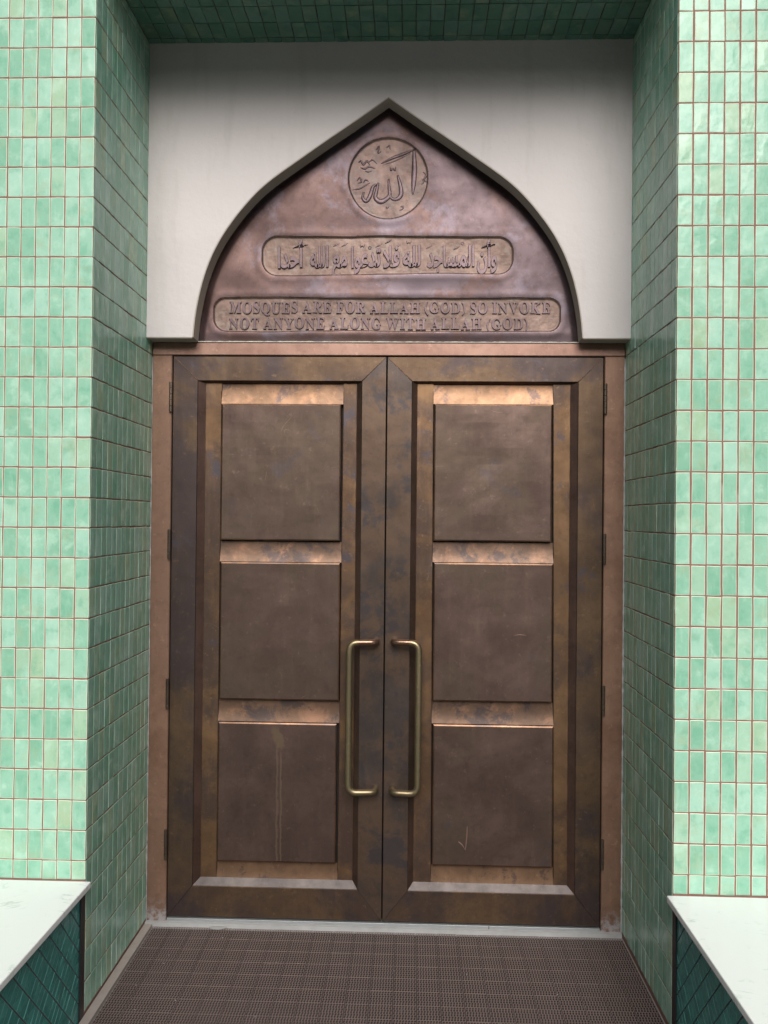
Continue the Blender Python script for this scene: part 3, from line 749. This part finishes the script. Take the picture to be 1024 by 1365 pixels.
    for _ in range(26):      # small nicks in the metal
        x = random.uniform(X0 + .03, X1 - .03); z = random.uniform(.1, 2.25); ln = random.uniform(.002, .007); a = random.uniform(-.6, .6)
    if side == 'right':
        for pts, rad, sd_ in (([(.307, .350, .7), (.322, .338, 1), (.335, .318, 1.1), (.3385, .345, 1), (.341, .380, .9), (.342, .412, .5)], .0028, 52),
                              ([(.518, 1.183, .4), (.548, 1.187, 1), (.578, 1.184, .4)], .0018, 51)):
            V, F = [], []
            slab_stroke(pts, rad, lambda x, z: .647 + .0022 * noise.noise((x * 5, z * 5, sd_)) + .001 * noise.noise((x * 12, z * 12, sd_ + 9)) - .0003, V, F)
            part('scratch_mark', V, F, M['head'], root)
    return root
leaf('left'); leaf('right')

# ------------------------------------------------------------------ threshold
th = part('threshold', *box(-.957, .957, .618, .70, -.011, .008), M['concrete']); tag(th, 'cement door sill with a worn silver metal strip under the doors', 'sill')
bevel_box('sill_strip', (-.873, .873, .636, .668, .0085, .0200), M['alu'], th, .002)
bevel_box('sill_strip_joint', (.43, .4325, .6345, .6358, .006, .0202), M['dark_gap'], th, .0004)
rng = random.Random(5)
pl = [(-.655 + .035 * math.cos(a) * rng.uniform(.7, 1.2), .603 + .017 * math.sin(a) * rng.uniform(.7, 1.2)) for a in [k * .7 for k in range(9)]]
part('cement_spill', [(x, y, .0015) for x, y in pl] + [(-.655, .603, .004)], [(i, (i + 1) % 9, 9) for i in range(9)], M['concrete'], th)
cb = part('edge_curb', *box(-.957, -.926, -.9, .617, -.0115, .004), M['curb']); tag(cb, 'narrow pinkish cement strip between the mat and the left side wall', 'curb')

# ------------------------------------------------------------------ mat
mt = part('mat', *box(-.9215, .9540, -.900, .604, -.0118, -.0092), M['mat_under'])
tag(mt, 'brown perforated rubber mat made of square modules on the recess floor', 'mat')
MP = .0815
def mat_geo():
    V, F = [], []; cx_, cy_ = 8, 6; s = MP - .0032; sy = MP - .0001; e = .0; dx, dy = s / cx_, (sy - 2 * e) / cy_; zt = .0
    for j in range(cy_):
        for i in range(cx_):
            x0, y0 = -s / 2 + i * dx, -sy / 2 + e + j * dy; cx, cy = x0 + dx / 2, y0 + dy / 2
            sk = (.10 if (j % 2) else -.10) * dx
            hol = [(cx - .42 * dx + sk, cy - .34 * dy), (cx + .16 * dx + sk, cy - .47 * dy), (cx + .40 * dx + sk, cy + .30 * dy), (cx - .14 * dx + sk, cy + .47 * dy)]
            b = len(V)
            V += [(x0, y0, zt), (x0 + dx, y0, zt), (x0 + dx, y0 + dy, zt), (x0, y0 + dy, zt)] + [(x, y, zt - .0004) for x, y in hol]
            F += [(b, b + 1, b + 5), (b, b + 5, b + 4), (b + 1, b + 6, b + 5), (b + 1, b + 2, b + 6), (b + 2, b + 7, b + 6), (b + 2, b + 3, b + 7), (b + 3, b + 4, b + 7), (b + 3, b, b + 4)]
    h, k = s / 2, sy / 2
    b = len(V); V += [(-h, -k, 0), (h, -k, 0), (h, k, 0), (-h, k, 0), (-h, -k, -.0022), (h, -k, -.0022), (h, k, -.0022), (-h, k, -.0022)]
    F += [(b, b + 1, b + 5, b + 4), (b + 1, b + 2, b + 6, b + 5), (b + 2, b + 3, b + 7, b + 6), (b + 3, b, b + 4, b + 7)]
    return V, F
gV, gF = mat_geo(); mm = mesh('mat_module', gV, gF, M['mat']); sV, sF = [], []
rng = random.Random(9)
for j in range(18):
    for i in range(23):
        x, y = -.9210 + (i + .5) * MP, .6025 - (j + .5) * MP; z = rng.uniform(-.0006, .0006); tx, ty_ = rng.gauss(0, .0035), rng.gauss(0, .0035)
        if j < 9:
            o = link('mat_module', mm, mt, (x, y, z)); o.rotation_euler = (tx, ty_, 0)
        else:
            b = len(sV); sV += [(v[0] + x, v[1] + y, v[2] + z) for v in gV]; sF += [tuple(q + b for q in f) for f in gF]
gr_v, gr_f = [], []
for _ in range(70):
    x, y, a = rng.uniform(-.9, .93), rng.uniform(-.5, .59), rng.uniform(0, 6.3); q = rng.uniform(.0012, .0032); b = len(gr_v)
    gr_v += [(x + q * math.cos(a + t), y + q * math.sin(a + t), .0008) for t in (0, 2.0, 4.1)] + [(x, y, .0008 + q * .9)]
    gr_f += [(b, b + 1, b + 3), (b + 1, b + 2, b + 3), (b + 2, b, b + 3)]
gt = part('grit', gr_v, gr_f, M['concrete']); tag(gt, 'scattered pale grit specks lying on the brown mat', 'grit', None, 'stuff')
tag(link('mat_field', mesh('mat_field', sV, sF, M['mat']), mt), kind='stuff')

# ------------------------------------------------------------------ benches
def clip(poly, ax, lim, keep_less):
    out = []
    for i in range(len(poly)):
        a, b = poly[i - 1], poly[i]; ia = (a[ax] <= lim) == keep_less; ib = (b[ax] <= lim) == keep_less
        if ia != ib:
            t = (lim - a[ax]) / (b[ax] - a[ax]); out.append((a[0] + (b[0] - a[0]) * t, a[1] + (b[1] - a[1]) * t))
        if ib: out.append(b)
    return out
for sgn, side in ((-1, 'left'), (1, 'right')):
    y_end = -2.2
    bn = empty('bench', (sgn * 1.4, -1.1, -.019))
    tag(bn, {'left': 'white marble topped bench against the left wall, dark teal tiles beneath its edge',
             'right': 'white marble topped bench against the right wall, dark teal tiles beneath its edge'}[side], 'bench', 'marble benches flanking the doorway')
    xs = sorted((sgn * .938, sgn * 1.9))
    bevel_box('bench_top', (xs[0], xs[1], y_end, -.0055, .424, .446), M['marble'], bn, .004, 3)
    xb = sorted((sgn * .966, sgn * 1.86))
    part('bench_base', *box(xb[0], xb[1], y_end + .03, -.006, -.0185, .4235), M['grout_pink'], bn)
    part('corner_trim', *box(*sorted((sgn * .9575, sgn * .9655)), -.036, -.0065, -.018, .4232), M['trim'], bn)
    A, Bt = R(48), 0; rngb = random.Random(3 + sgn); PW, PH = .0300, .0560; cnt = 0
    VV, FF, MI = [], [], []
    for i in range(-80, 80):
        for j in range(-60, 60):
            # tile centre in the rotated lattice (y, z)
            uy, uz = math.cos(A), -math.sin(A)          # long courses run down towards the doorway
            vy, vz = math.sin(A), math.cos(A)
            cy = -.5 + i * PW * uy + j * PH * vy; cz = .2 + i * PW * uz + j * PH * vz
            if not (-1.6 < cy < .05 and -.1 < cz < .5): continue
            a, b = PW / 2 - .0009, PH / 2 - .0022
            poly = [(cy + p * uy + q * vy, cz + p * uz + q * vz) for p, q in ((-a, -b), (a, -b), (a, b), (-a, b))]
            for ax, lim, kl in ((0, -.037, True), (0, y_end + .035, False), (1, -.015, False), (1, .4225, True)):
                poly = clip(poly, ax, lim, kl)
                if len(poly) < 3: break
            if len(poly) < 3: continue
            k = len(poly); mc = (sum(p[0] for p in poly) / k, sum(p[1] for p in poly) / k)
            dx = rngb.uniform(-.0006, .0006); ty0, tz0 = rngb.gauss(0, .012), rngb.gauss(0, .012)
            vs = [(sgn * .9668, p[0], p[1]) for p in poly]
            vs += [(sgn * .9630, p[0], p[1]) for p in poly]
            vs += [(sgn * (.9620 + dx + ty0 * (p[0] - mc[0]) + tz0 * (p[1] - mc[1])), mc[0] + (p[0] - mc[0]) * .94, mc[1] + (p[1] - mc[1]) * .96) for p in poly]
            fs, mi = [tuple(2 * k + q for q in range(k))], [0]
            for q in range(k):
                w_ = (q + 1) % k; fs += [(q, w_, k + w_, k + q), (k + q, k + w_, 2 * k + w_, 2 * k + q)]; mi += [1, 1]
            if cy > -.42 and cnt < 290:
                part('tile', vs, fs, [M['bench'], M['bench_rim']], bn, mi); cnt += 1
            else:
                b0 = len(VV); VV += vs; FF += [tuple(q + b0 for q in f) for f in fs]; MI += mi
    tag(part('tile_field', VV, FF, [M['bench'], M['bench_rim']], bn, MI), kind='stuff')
